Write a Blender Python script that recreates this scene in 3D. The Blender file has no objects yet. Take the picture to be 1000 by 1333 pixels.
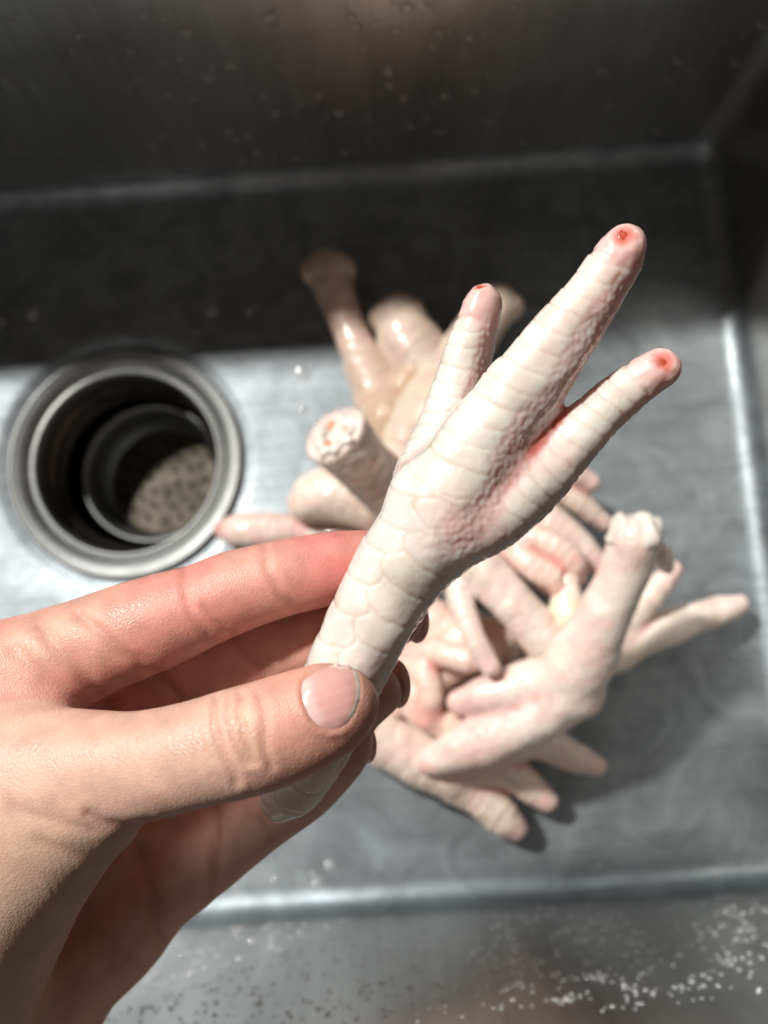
import bpy, bmesh, math
import numpy as np
from mathutils import Vector, Matrix
from mathutils.bvhtree import BVHTree

# ------------------------------------------------------------------ camera, world, lamps
SC = bpy.context.scene
COL = SC.collection
FPX, CX, CY = 1100.0, 500.0, 666.5          # focal length and centre for a 1000 x 1333 frame
H = 360.0                                    # lens height over the sink floor, mm
_n = np.array([520 - CX, 830 - CY, FPX]); _n /= np.linalg.norm(_n)
_r = math.radians(-3.8)
_a = np.array([math.cos(_r), math.sin(_r), 0.0])
_X = _a - _n * (_a @ _n); _X /= np.linalg.norm(_X)
_Z = -_n; _Y = np.cross(_Z, _X)
RW = np.array([_X, _Y, _Z])                  # camera (x right, y down, z forward) -> world
CAMP = np.array([0.0, 0.0, H])

def P(px, py, d):
    """point d mm in front of the lens seen at px,py -> world mm"""
    return RW @ np.array([(px - CX) / FPX * d, (py - CY) / FPX * d, d]) + CAMP

def FL(px, py, h=0.0):
    """point h mm above the sink floor seen at px,py -> world mm"""
    v = RW @ np.array([px - CX, py - CY, FPX])
    return CAMP + v * ((h - H) / v[2])

def PIX(V):
    c = (V - CAMP) @ RW
    return np.stack([CX + FPX * c[:, 0] / c[:, 2], CY + FPX * c[:, 1] / c[:, 2]], 1)

cam = bpy.data.cameras.new('camera')
cam.sensor_fit = 'HORIZONTAL'; cam.sensor_width = 36.0
cam.lens = 36.0 * FPX / 1000.0
cam.clip_start = 0.01; cam.clip_end = 50
cam.dof.use_dof = True
cam.dof.focus_distance = 0.157
cam.dof.aperture_fstop = cam.lens / 2.7
camo = bpy.data.objects.new('camera', cam); COL.objects.link(camo)
m = Matrix.Identity(4)
for i in range(3):
    m[i][0] = RW[i, 0]; m[i][1] = -RW[i, 1]; m[i][2] = -RW[i, 2]; m[i][3] = CAMP[i] * .001
camo.matrix_world = m
SC.camera = camo

w = bpy.data.worlds.new('World'); SC.world = w; w.use_nodes = True
w.node_tree.nodes['Background'].inputs[0].default_value = (1.0, 0.74, 0.54, 1)
w.node_tree.nodes['Background'].inputs[1].default_value = 0.042

SUN = np.array([-0.62, 0.57, 1.0]); SUN /= np.linalg.norm(SUN)   # direction towards the sunlit window
def lamp(name, kind, loc, target, energy, color, **kw):
    l = bpy.data.lights.new(name, kind); l.energy = energy; l.color = color
    for k, v in kw.items(): setattr(l, k, v)
    o = bpy.data.objects.new(name, l); COL.objects.link(o)
    o.location = loc
    o.rotation_euler = (Vector(target) - Vector(loc)).to_track_quat('-Z', 'Y').to_euler()
    return o
lamp('sunbeam_lamp', 'SPOT', tuple(SUN * 4.0), (0, 0.05, 0.05), 850, (1.0, 0.97, 0.93),
     spot_size=math.radians(24), spot_blend=.2, shadow_soft_size=.13)
lamp('window_lamp', 'AREA', (-0.5, 1.5, 1.5), (0, -0.08, 0.08), 11.0, (0.88, 0.95, 1.0),
     shape='RECTANGLE', size=.45, size_y=.36)
lamp('ceiling_bounce_fill', 'AREA', (-0.55, -0.85, 1.6), (0, 0, 0.1), 1.1, (0.93, 0.97, 1.0),
     shape='RECTANGLE', size=1.1, size_y=.9)  # unseen area lamp added as ceiling bounce, fills shade and brightens the floor

SC.view_settings.view_transform = 'Standard'
SC.view_settings.look = 'None'
SC.view_settings.exposure = 0.0
SC.view_settings.gamma = 1.0
SC.render.engine = 'CYCLES'
SC.cycles.max_bounces = 10
SC.cycles.diffuse_bounces = 3
SC.cycles.glossy_bounces = 3

rng = np.random.default_rng(7)

# ------------------------------------------------------------------ helpers
def tag(o, label=None, cat=None, group=None, kind=None):
    if label: o['label'] = label
    if cat: o['category'] = cat
    if group: o['group'] = group
    if kind: o['kind'] = kind
    return o

def empty(name, loc_mm, parent=None):
    o = bpy.data.objects.new(name, None); COL.objects.link(o)
    o.empty_display_size = .01
    o.location = Vector(loc_mm) * .001
    return o

def mesh_obj(name, V, F, mat, parent=None, colors=None, smooth=True):
    """V in world mm; the object's origin goes to the foot of its own box"""
    V = np.asarray(V, float)
    c = (V.min(0) + V.max(0)) / 2; c[2] = V[:, 2].min()
    me = bpy.data.meshes.new(name)
    F = np.asarray(F) if not isinstance(F, list) else F
    if isinstance(F, np.ndarray):
        nf, k = F.shape
        me.vertices.add(len(V)); me.vertices.foreach_set('co', ((V - c) * .001).ravel())
        me.loops.add(nf * k); me.loops.foreach_set('vertex_index', F.ravel().astype(np.int32))
        me.polygons.add(nf)
        me.polygons.foreach_set('loop_start', np.arange(0, nf * k, k, dtype=np.int32))
        me.update(calc_edges=True)
    else:
        me.from_pydata(((V - c) * .001).tolist(), [], [list(map(int, f)) for f in F])
    me.validate()
    if smooth: me.polygons.foreach_set('use_smooth', np.ones(len(me.polygons), bool))
    if colors is not None:
        at = me.color_attributes.new('tint', 'FLOAT_COLOR', 'POINT')
        cc = np.ones((len(V), 4)); cc[:, :colors.shape[1]] = colors
        at.data.foreach_set('color', cc.ravel())
    me.materials.append(mat)
    o = bpy.data.objects.new(name, me); COL.objects.link(o)
    o.location = Vector(c) * .001
    if parent is not None:
        o.parent = parent
        o.location = Vector(c) * .001 - parent_world(parent)
    return o

def parent_world(p):
    v = Vector(p.location)
    while p.parent is not None:
        p = p.parent; v = v + Vector(p.location)
    return v

def sstep(a, b, x):
    t = np.clip((x - a) / (b - a), 0, 1); return t * t * (3 - 2 * t)

def resample(pts, rad, step=1.5):
    """Catmull-Rom through the points"""
    pts = np.asarray(pts, float); rad = np.asarray(rad, float)
    Q = np.concatenate([pts, rad[:, None]], 1)
    Q = np.concatenate([[2 * Q[0] - Q[1]], Q, [2 * Q[-1] - Q[-2]]])
    out = []
    for i in range(1, len(Q) - 2):
        n = max(2, int(np.linalg.norm(Q[i + 1, :3] - Q[i, :3]) / step))
        t = (np.arange(n) / n)[:, None]
        a, b, c, d = Q[i - 1], Q[i], Q[i + 1], Q[i + 2]
        out.append(.5 * (2 * b + (c - a) * t + (2 * a - 5 * b + 4 * c - d) * t ** 2 + (3 * b - a - 3 * c + d) * t ** 3))
    out.append(Q[-2][None])
    o = np.concatenate(out)
    return o[:, :3], np.maximum(o[:, 3], .5)

class Chain:
    def __init__(s, pts, rad, dorsal=(0, 0, 1), kind='toe', k=3.0, flat=None, edge=.18, grp=None):
        s.p, s.r = resample(pts, rad)
        s.kind, s.k, s.flat, s.edge, s.grp = kind, k, flat, edge, grp
        t = np.gradient(s.p, axis=0); t /= np.linalg.norm(t, axis=1)[:, None]
        s.t = t
        d = np.broadcast_to(np.asarray(dorsal, float), t.shape)
        d = d - t * (d * t).sum(1)[:, None]; s.d = d / np.linalg.norm(d, axis=1)[:, None]
        s.b = np.cross(s.t, s.d)
        s.s = np.concatenate([[0], np.cumsum(np.linalg.norm(np.diff(s.p, axis=0), axis=1))])
    def query(c, V):
        """signed distance, arc length, angle from the dorsal line, radius"""
        N = len(V); D = np.empty(N); S = np.empty(N); PH = np.empty(N); R = np.empty(N)
        for a in range(0, N, 20000):
            v = V[a:a + 20000]
            dd = np.linalg.norm(v[:, None] - c.p[None], axis=2) - c.r[None]
            j = dd.argmin(1); o = v - c.p[j]
            D[a:a + 20000] = dd[np.arange(len(v)), j]
            S[a:a + 20000] = c.s[j] + (o * c.t[j]).sum(1)
            PH[a:a + 20000] = np.arctan2((o * c.b[j]).sum(1), (o * c.d[j]).sum(1))
            R[a:a + 20000] = c.r[j]
        return D, S, PH, R

class Field:
    def __init__(s, chains, vox, pad=4.0):
        lo = np.min([(c.p - c.r[:, None]).min(0) for c in chains], 0) - pad
        hi = np.max([(c.p + c.r[:, None]).max(0) for c in chains], 0) + pad
        s.lo, s.v = lo, vox
        s.n = np.ceil((hi - lo) / vox).astype(int) + 1
        s.D = np.full(s.n, 50.0, np.float32)
        for c in chains: s.add(c)
    def block(s, lo, hi):
        a = np.clip(np.floor((lo - s.lo) / s.v).astype(int), 0, s.n - 1)
        b = np.clip(np.ceil((hi - s.lo) / s.v).astype(int) + 1, 1, s.n)
        return a, b
    def axes(s, a, b):
        return [s.lo[i] + s.v * np.arange(a[i], b[i]) for i in range(3)]
    def add(s, c):
        mg = c.k + 2.5 * s.v + 1
        A, B = s.block((c.p - c.r[:, None]).min(0) - mg, (c.p + c.r[:, None]).max(0) + mg)
        L = np.full(B - A, 50.0, np.float32)
        for i in range(len(c.p) - 1):
            p0, p1, r0, r1 = c.p[i], c.p[i + 1], c.r[i], c.r[i + 1]
            rm = max(r0, r1) + mg
            a, b = s.block(np.minimum(p0, p1) - rm, np.maximum(p0, p1) + rm)
            a = np.maximum(a, A); b = np.minimum(b, B)
            x, y, z = s.axes(a, b)
            x = (x - p0[0])[:, None, None]; y = (y - p0[1])[None, :, None]; z = (z - p0[2])[None, None, :]
            e = p1 - p0; ee = e @ e
            t = np.clip((x * e[0] + y * e[1] + z * e[2]) / ee, 0, 1)
            qx, qy, qz = x - t * e[0], y - t * e[1], z - t * e[2]
            if c.flat is not None:
                nv, f = c.flat
                m_ = (qx * nv[0] + qy * nv[1] + qz * nv[2]) * (1 / f - 1)
                qx, qy, qz = qx + m_ * nv[0], qy + m_ * nv[1], qz + m_ * nv[2]
            d = np.sqrt(qx * qx + qy * qy + qz * qz) - (r0 + (r1 - r0) * t)
            sl = tuple(slice(a[j] - A[j], b[j] - A[j]) for j in range(3))
            np.minimum(L[sl], d, out=L[sl])
        sl = tuple(slice(A[j], B[j]) for j in range(3))
        D = s.D[sl]
        h = np.clip(.5 + .5 * (D - L) / c.k, 0, 1)
        s.D[sl] = D + (L - D) * h - c.k * h * (1 - h)
    def cut(s, point, normal, k=1.0):
        """cut away everything on the normal side of a plane, near the point"""
        x, y, z = s.axes(np.zeros(3, int), s.n)
        d = ((x - point[0])[:, None, None] * normal[0] + (y - point[1])[None, :, None] * normal[1]
             + (z - point[2])[None, None, :] * normal[2]).astype(np.float32)
        h = np.clip(.5 - .5 * (s.D - d) / k, 0, 1)
        s.D = s.D + (d - s.D) * h + k * h * (1 - h)
    def mesh(s, smooth=4):
        D = s.D; S = D < 0
        c = np.zeros(np.array(D.shape) - 1, np.int8)
        for dx in (0, 1):
            for dy in (0, 1):
                for dz in (0, 1):
                    c += S[dx:D.shape[0] - 1 + dx, dy:D.shape[1] - 1 + dy, dz:D.shape[2] - 1 + dz]
        act = (c > 0) & (c < 8)
        idx = np.argwhere(act)
        ID = np.full(act.shape, -1, np.int32); ID[act] = np.arange(len(idx))
        acc = np.zeros((len(idx), 3)); cnt = np.zeros(len(idx))
        cor = [(i, j, k) for i in (0, 1) for j in (0, 1) for k in (0, 1)]
        val = {q: D[idx[:, 0] + q[0], idx[:, 1] + q[1], idx[:, 2] + q[2]] for q in cor}
        for q in cor:
            for ax in range(3):
                if q[ax] == 0:
                    e = list(q); e[ax] = 1; e = tuple(e)
                    a, b = val[q], val[e]; mk = (a < 0) != (b < 0)
                    t = np.where(mk, a / np.where(mk, a - b, 1), 0)
                    pt = np.tile(np.array(q, float), (len(idx), 1)); pt[:, ax] += t
                    acc[mk] += pt[mk]; cnt[mk] += 1
        V = s.lo + (idx + acc / cnt[:, None]) * s.v
        quads = []
        for ax in range(3):
            u, v_ = (ax + 1) % 3, (ax + 2) % 3
            sl0 = [slice(1, -1)] * 3; sl1 = [slice(1, -1)] * 3
            sl0[ax] = slice(0, -1); sl1[ax] = slice(1, None)
            a, b = S[tuple(sl0)], S[tuple(sl1)]
            for flip, mk in ((False, a & ~b), (True, ~a & b)):
                g = np.argwhere(mk)
                off = np.ones(3, int); off[ax] = 0; g = g + off
                def cell(du, dv):
                    h = g.copy(); h[:, u] += du; h[:, v_] += dv; return ID[h[:, 0], h[:, 1], h[:, 2]]
                q = np.stack([cell(-1, -1), cell(0, -1), cell(0, 0), cell(-1, 0)], 1)
                quads.append(q[:, ::-1] if flip else q)
        Q = np.concatenate(quads); Q = Q[(Q >= 0).all(1)]
        for it in range(smooth):
            for lam in (.5, -.52):
                V = V + lam * (nbr_avg(V, Q) - V)
        return V, Q

def nbr_avg(V, Q):
    n = len(V)
    a = Q.ravel(); b = np.roll(Q, -1, 1).ravel()
    deg = np.bincount(a, minlength=n) + np.bincount(b, minlength=n)
    out = np.stack([np.bincount(a, V[b, i], n) + np.bincount(b, V[a, i], n) for i in range(V.shape[1])], 1)
    return out / np.maximum(deg, 1)[:, None]

def normals(V, Q):
    f = np.cross(V[Q[:, 2]] - V[Q[:, 0]], V[Q[:, 3]] - V[Q[:, 1]])
    n = np.zeros_like(V)
    for i in range(3): n[:, i] = sum(np.bincount(Q[:, k], f[:, i], len(V)) for k in range(4))
    return n / np.maximum(np.linalg.norm(n, axis=1), 1e-9)[:, None]

def hash3(c, seed):
    c = c.astype(np.int64)
    h = (c[:, 0] * 73856093) ^ (c[:, 1] * 19349663) ^ (c[:, 2] * 83492791) ^ (seed * 2654435761)
    h = (h ^ (h >> 13)) * 1274126177 & 0x7fffffff
    r = []
    for k in range(3):
        h = (h * 1103515245 + 12345) & 0x7fffffff
        r.append((h >> 8) % 10000 / 10000.0)
    return np.stack(r, 1)

def worley(V, cell, seed=1):
    p = V / cell; b = np.floor(p)
    F1 = np.full(len(V), 9.0); F2 = F1.copy()
    for i in (-1, 0, 1):
        for j in (-1, 0, 1):
            for k in (-1, 0, 1):
                c = b + (i, j, k)
                d = np.linalg.norm(c + .15 + .7 * hash3(c, seed) - p, axis=1)
                F2 = np.minimum(F2, np.maximum(F1, d)); F1 = np.minimum(F1, d)
    return F1, F2

def vnoise(V, cell, seed=3):
    p = V / cell; b = np.floor(p); f = p - b; f = f * f * (3 - 2 * f)
    o = np.zeros(len(V))
    for i in (0, 1):
        for j in (0, 1):
            for k in (0, 1):
                w_ = (f[:, 0] if i else 1 - f[:, 0]) * (f[:, 1] if j else 1 - f[:, 1]) * (f[:, 2] if k else 1 - f[:, 2])
                o += w_ * hash3(b + (i, j, k), seed)[:, 0]
    return o

def seg_dist(pix, poly):
    poly = np.asarray(poly, float); best = np.full(len(pix), 1e9)
    for a, b in zip(poly[:-1], poly[1:]):
        e = b - a; t = np.clip(((pix - a) @ e) / (e @ e), 0, 1)
        best = np.minimum(best, np.linalg.norm(pix - a - t[:, None] * e, axis=1))
    return best

# ------------------------------------------------------------------ materials
def new_mat(name):
    m = bpy.data.materials.new(name); m.use_nodes = True
    nt = m.node_tree; b = nt.nodes['Principled BSDF']
    return m, nt, b
def N(nt, t, **kw):
    n = nt.nodes.new(t)
    for k, v in kw.items(): setattr(n, k, v)
    return n
def setin(n, **kw):
    for k, v in kw.items(): n.inputs[k.replace('_', ' ')].default_value = v

def metal(name, base=(.50, .50, .49), rough=(.26, .44), scale=(1, 1, 1), bump=.05, aniso=.0, smear=30, fine=.5, coat=0.0, mott=1.0, brush=None):
    m, nt, b = new_mat(name)
    b.inputs['Metallic'].default_value = 1
    tc = N(nt, 'ShaderNodeTexCoord'); mp = N(nt, 'ShaderNodeMapping'); mp.inputs['Scale'].default_value = scale
    nt.links.new(tc.outputs['Object'], mp.inputs[0])
    n1 = N(nt, 'ShaderNodeTexNoise'); setin(n1, Scale=smear, Detail=6, Roughness=.6)
    n2 = N(nt, 'ShaderNodeTexNoise'); setin(n2, Scale=smear * 14, Detail=4, Roughness=.65)
    nt.links.new(mp.outputs[0], n1.inputs[0]); nt.links.new(mp.outputs[0], n2.inputs[0])
    if brush:
        mb = N(nt, 'ShaderNodeMapping'); mb.inputs['Scale'].default_value = brush
        nt.links.new(tc.outputs['Object'], mb.inputs[0]); nt.links.new(mb.outputs[0], n2.inputs[0])
    mr = N(nt, 'ShaderNodeMapRange'); setin(mr, From_Min=.3, From_Max=.7, To_Min=rough[0], To_Max=rough[1])
    nt.links.new(n1.outputs[0], mr.inputs[0]); nt.links.new(mr.outputs[0], b.inputs['Roughness'])
    cr = N(nt, 'ShaderNodeMapRange'); setin(cr, From_Min=.3, From_Max=.7, To_Min=.8, To_Max=1.1)
    nt.links.new(n2.outputs[0], cr.inputs[0])
    mx = N(nt, 'ShaderNodeMix', data_type='RGBA', blend_type='MULTIPLY'); mx.inputs[0].default_value = fine
    mx.inputs[6].default_value = (*base, 1); nt.links.new(cr.outputs[0], mx.inputs[7])
    nt.links.new(mx.outputs[2], b.inputs['Base Color'])
    bp = N(nt, 'ShaderNodeBump'); setin(bp, Strength=bump, Distance=.001)
    nt.links.new(n2.outputs[0], bp.inputs['Height']); nt.links.new(bp.outputs[0], b.inputs['Normal'])
    b.inputs['Anisotropic'].default_value = aniso
    b.inputs['Coat Weight'].default_value = coat; b.inputs['Coat Roughness'].default_value = .16; b.inputs['Coat IOR'].default_value = 1.33
    n3 = N(nt, 'ShaderNodeTexNoise'); setin(n3, Scale=smear * 1.7, Detail=8, Roughness=.62, Distortion=1.6)
    nt.links.new(mp.outputs[0], n3.inputs[0])
    c3 = N(nt, 'ShaderNodeMapRange'); setin(c3, From_Min=.35, From_Max=.66, To_Min=.62, To_Max=1.18)
    nt.links.new(n3.outputs[0], c3.inputs[0])
    mz = N(nt, 'ShaderNodeMix', data_type='RGBA', blend_type='MULTIPLY'); mz.inputs[0].default_value = mott
    nt.links.new(mx.outputs[2], mz.inputs[6]); nt.links.new(c3.outputs[0], mz.inputs[7]); nt.links.new(mz.outputs[2], b.inputs['Base Color'])
    return m

def flesh(name, base=(.8, .7, .6), rough=.3, sss=.35, radius=(1.0, .45, .3), scale=.003, bump=.1, bscale=900,
          coat=0.0, spec=.5, mottled=.12, tint=True, bump_kind='VORONOI'):
    m, nt, b = new_mat(name)
    tc = N(nt, 'ShaderNodeTexCoord')
    col = N(nt, 'ShaderNodeRGB'); col.outputs[0].default_value = (*base, 1)
    src = col.outputs[0]
    if tint:
        at = N(nt, 'ShaderNodeAttribute', attribute_name='tint')
        src = at.outputs['Color']
    nz = N(nt, 'ShaderNodeTexNoise'); setin(nz, Scale=160, Detail=5, Roughness=.6)
    nt.links.new(tc.outputs['Object'], nz.inputs[0])
    mr = N(nt, 'ShaderNodeMapRange'); setin(mr, From_Min=.3, From_Max=.7, To_Min=1 - mottled, To_Max=1 + mottled * .5)
    nt.links.new(nz.outputs[0], mr.inputs[0])
    mx = N(nt, 'ShaderNodeMix', data_type='RGBA', blend_type='MULTIPLY'); mx.inputs[0].default_value = 1
    nt.links.new(src, mx.inputs[6]); nt.links.new(mr.outputs[0], mx.inputs[7])
    nt.links.new(mx.outputs[2], b.inputs['Base Color'])
    setin(b, Roughness=rough)
    b.inputs['Subsurface Weight'].default_value = sss
    b.inputs['Subsurface Radius'].default_value = radius
    b.inputs['Subsurface Scale'].default_value = scale
    b.inputs['Specular IOR Level'].default_value = spec
    b.inputs['Coat Weight'].default_value = coat
    b.inputs['Coat Roughness'].default_value = .07
    r2 = N(nt, 'ShaderNodeMapRange'); setin(r2, From_Min=.3, From_Max=.7, To_Min=rough * .75, To_Max=rough * 1.25)
    nt.links.new(nz.outputs[0], r2.inputs[0]); nt.links.new(r2.outputs[0], b.inputs['Roughness'])
    if bump > 0:
        if bump_kind == 'VORONOI':
            vo = N(nt, 'ShaderNodeTexVoronoi', feature='DISTANCE_TO_EDGE'); setin(vo, Scale=bscale)
            mm = N(nt, 'ShaderNodeMapRange'); setin(mm, From_Min=0, From_Max=.25, To_Min=0, To_Max=1)
            nt.links.new(tc.outputs['Object'], vo.inputs['Vector']); nt.links.new(vo.outputs['Distance'], mm.inputs[0])
            hout = mm.outputs[0]
        else:
            vo = N(nt, 'ShaderNodeTexNoise'); setin(vo, Scale=bscale, Detail=3)
            nt.links.new(tc.outputs['Object'], vo.inputs['Vector']); hout = vo.outputs[0]
        bp = N(nt, 'ShaderNodeBump'); setin(bp, Strength=bump, Distance=.0003)
        nt.links.new(hout, bp.inputs['Height']); nt.links.new(bp.outputs[0], b.inputs['Normal'])
    return m

M = {}
M['floor'] = metal('brushed_steel', base=(.315, .348, .365), rough=(.46, .66), scale=(1, 1, .12), bump=.16, smear=20, coat=.3, mott=.75, brush=(.05, 1, 1))
M['wall'] = metal('satin_steel', base=(.41, .40, .38), rough=(.34, .48), scale=(1, 1, .06), bump=.06, smear=26, mott=.35)
M['steel'] = metal('drain_steel', base=(.24, .245, .238), rough=(.44, .56), bump=.02, smear=60, mott=.25)
M['strainer'] = metal('strainer_steel', base=(.095, .085, .068), rough=(.4, .7), coat=.4, bump=.1, smear=90)
M['dark'] = metal('pipe_dark', base=(.10, .085, .072), rough=(.35, .55), bump=.1)
M['foot'] = flesh('chicken_skin', rough=.36, sss=.75, radius=(1.0, .5, .33), scale=.0030, bump=.14, bscale=1100, coat=.85, bump_kind='NOISE')
M['foot_far'] = flesh('chicken_skin_pile', rough=.34, sss=.35, scale=.0035, bump=.5, bscale=480, coat=.55)
M['raw'] = flesh('raw_red', base=(.62, .10, .06), rough=.25, sss=.4, scale=.001, bump=.2, bscale=1500, tint=False, mottled=.4, bump_kind='NOISE')
M['cartilage'] = flesh('cartilage', base=(.82, .74, .66), rough=.25, sss=.4, scale=.002, bump=.3, bscale=500, tint=False, coat=.3, bump_kind='NOISE')
M['marrow'] = flesh('marrow', base=(.72, .30, .12), rough=.3, sss=.3, scale=.001, bump=.3, bscale=700, tint=False, mottled=.35, bump_kind='NOISE')
M['skin'] = flesh('human_skin', rough=.44, sss=.40, radius=(1.0, .36, .2), scale=.0032, bump=.20, bscale=1500, mottled=.17, spec=.45)
M['nail'] = flesh('nail_plate', rough=.22, sss=.3, scale=.0012, bump=.02, bscale=300, coat=.4, spec=.5, mottled=.05, bump_kind='NOISE')
mw, nt, b = new_mat('water'); M['water'] = mw
nt.nodes.remove(b)
tr = N(nt, 'ShaderNodeBsdfTransparent'); rf = N(nt, 'ShaderNodeBsdfRefraction'); gl = N(nt, 'ShaderNodeBsdfGlossy')
rf.inputs['IOR'].default_value = 1.33; rf.inputs['Roughness'].default_value = .02; gl.inputs['Roughness'].default_value = .10
fr_ = N(nt, 'ShaderNodeMapRange'); lw = N(nt, 'ShaderNodeLayerWeight'); lw.inputs[0].default_value = .5
setin(fr_, To_Min=.13, To_Max=.24); nt.links.new(lw.outputs['Facing'], fr_.inputs[0])
m1 = N(nt, 'ShaderNodeMixShader'); m1.inputs[0].default_value = .05
nt.links.new(tr.outputs[0], m1.inputs[1]); nt.links.new(rf.outputs[0], m1.inputs[2])
m2 = N(nt, 'ShaderNodeMixShader'); nt.links.new(fr_.outputs[0], m2.inputs[0])
nt.links.new(m1.outputs[0], m2.inputs[1]); nt.links.new(gl.outputs[0], m2.inputs[2])
df = N(nt, 'ShaderNodeBsdfDiffuse'); df.inputs[0].default_value = (.92, .94, .95, 1)
m3 = N(nt, 'ShaderNodeMixShader'); m3.inputs[0].default_value = .22
nt.links.new(m2.outputs[0], m3.inputs[1]); nt.links.new(df.outputs[0], m3.inputs[2])
nt.links.new(m3.outputs[0], nt.nodes['Material Output'].inputs[0])

M['clear_water'] = mw.copy(); M['clear_water'].name = 'clear_water'
for n_ in M['clear_water'].node_tree.nodes:
    if n_.type == 'MIX_SHADER' and abs(n_.inputs[0].default_value - .22) < 1e-4: n_.inputs[0].default_value = .03
    if n_.type == 'MIX_SHADER' and abs(n_.inputs[0].default_value - .05) < 1e-4: n_.inputs[0].default_value = .6

# ------------------------------------------------------------------ sink
XL, XR, YF, YB, ZT = -300.0, 158.5, -106.5, 211.5, 166.0
RF, RC = 9.5, 11.0
DC = FL(162, 600); DC[2] = 0; DR = 52.0           # drain centre and flange radius

def rrect(o, z, n=14, m_=24):
    """rounded rectangle inset by o from the wall plane"""
    pts = []
    r = RC - o
    for (cx, cy, a0) in ((XR - RC, YB - RC, 0), (XL + RC, YB - RC, 90), (XL + RC, YF + RC, 180), (XR - RC, YF + RC, 270)):
        for a in np.linspace(a0, a0 + 90, n):
            pts.append((cx + r * math.cos(math.radians(a)), cy + r * math.sin(math.radians(a))))
    out = []
    for i in range(len(pts)):
        p, q = np.array(pts[i]), np.array(pts[(i + 1) % len(pts)])
        k = m_ if np.linalg.norm(q - p) > 60 else 1
        for t in range(k): out.append(p + (q - p) * t / k)
    return np.column_stack([np.array(out), np.full(len(out), z)])

sink = tag(empty('sink', (0, 50, 0)), 'wet brushed stainless steel kitchen sink with a round drain at left', 'sink')
rows = []
rim = rrect(0, ZT)
o_ = rrect(-14, ZT + 3); o2 = rrect(-22, ZT + 2.5); o3 = rrect(-22, ZT - 2)
rows += [o3, o2, o_, rrect(-3, ZT + 2), rrect(-.8, ZT + .8), rim, rrect(0, 90), rrect(0, 45)]
for a in np.linspace(0, 90, 9):
    rows.append(rrect(RF * (1 - math.cos(math.radians(a))), RF * (1 - math.sin(math.radians(a)))))
base = rows[-1]
ang = np.arctan2(base[:, 1] - DC[1], base[:, 0] - DC[0])
circ = lambda r, z: np.column_stack([DC[0] + r * np.cos(ang), DC[1] + r * np.sin(ang), np.full(len(ang), z)])
inner = circ(DR + 7, -.3)
for t in (.25, .5, .75): rows.append(base + (inner - base) * t)
rows += [inner, circ(DR + 3, -.9), circ(DR + .8, -2.2), circ(DR - 6, -2.6)]
V = np.concatenate(rows); n = len(base); F = []
for i in range(len(rows) - 1):
    for j in range(n):
        F.append((i * n + j, (i + 1) * n + j, (i + 1) * n + (j + 1) % n, i * n + (j + 1) % n))
bas = mesh_obj('basin', V, np.array(F)[:, ::-1], M['floor'], sink)
bas.data.materials.append(M['wall'])
for p in bas.data.polygons:
    p.material_index = 1 if p.index < n * 8 else 0

def lathe(name, prof, mat, parent, center, seg=96):
    a = np.linspace(0, 2 * np.pi, seg, endpoint=False)
    V = np.concatenate([np.column_stack([center[0] + r * np.cos(a), center[1] + r * np.sin(a), np.full(seg, center[2] + z)]) for r, z in prof])
    F = [(i * seg + j, i * seg + (j + 1) % seg, (i + 1) * seg + (j + 1) % seg, (i + 1) * seg + j) for i in range(len(prof) - 1) for j in range(seg)]
    return mesh_obj(name, V, np.array(F), mat, parent)
drain = lathe('drain_flange', [(DR - .6, -2.4), (DR, -1.4), (DR - .2, -.3), (DR - 1.0, .3), (DR - 2.0, .35), (DR - 2.6, -.1), (DR - 3.2, -.2), (DR - 8.6, -1.5), (DR - 9.0, -2.3),
      (DR - 9.6, -2.5), (DR - 10.4, -1.9), (DR - 11.6, -2.0), (DR - 12.2, -3.0), (DR - 12.6, -6), (DR - 12.8, -9)], M['steel'], sink, DC)
lathe('cup', [(DR - 12.9, -8.9), (DR - 13.2, -14), (DR - 15.0, -15.0), (DR - 15.2, -15.6), (DR - 15.2, -22), (DR - 16.6, -23.4), (DR - 16.8, -26), (DR - 17.2, -44), (DR - 19, -50),
              (DR - 27, -56), (DR - 33, -60), (DR - 33, -95), (0.5, -96)], M['dark'], drain, DC)
# basket strainer standing in the cup: rim, wall and a perforated bottom
BC = DC + np.array([4.0, 0, 0])
bask = lathe('strainer_rim', [(33, -30), (33.4, -27.8), (32.4, -26.8), (31.0, -27.6), (30.2, -32), (29.6, -40), (28.4, -46), (26.0, -49), (25.6, -49.6)], M['steel'], drain, BC)
bm = bmesh.new()
def circle_edges(cx, cy, r, k):
    vs = [bm.verts.new((cx + r * math.cos(2 * math.pi * i / k), cy + r * math.sin(2 * math.pi * i / k), 0)) for i in range(k)]
    return [bm.edges.new((vs[i], vs[(i + 1) % k])) for i in range(k)]
E_ = circle_edges(0, 0, 26.2, 64)
holes = []
for ring, cnt in ((7, 6), (13.5, 11), (20, 16)):
    for i in range(cnt):
        a = 2 * math.pi * i / cnt + ring; holes.append((ring * math.cos(a), ring * math.sin(a)))
for hx, hy in holes: E_ += circle_edges(hx + .5 * math.sin(hy * 7), hy + .5 * math.sin(hx * 5), 1.2, 12)
bmesh.ops.triangle_fill(bm, edges=E_, use_beauty=True)
hole_edges = [e for e in bm.edges if e.is_boundary]
r_ = bmesh.ops.extrude_edge_only(bm, edges=hole_edges)
for g in r_['geom']:
    if isinstance(g, bmesh.types.BMVert): g.co.z -= 1.2
bm.verts.ensure_lookup_table(); bm.verts.index_update()
V = np.array([v.co[:] for v in bm.verts]); F = [[v.index for v in f.verts] for f in bm.faces]; bm.free()
mesh_obj('strainer_bottom', V + BC + np.array([0, 0, -49.3]), F, M['strainer'], drain, smooth=False)

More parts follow.
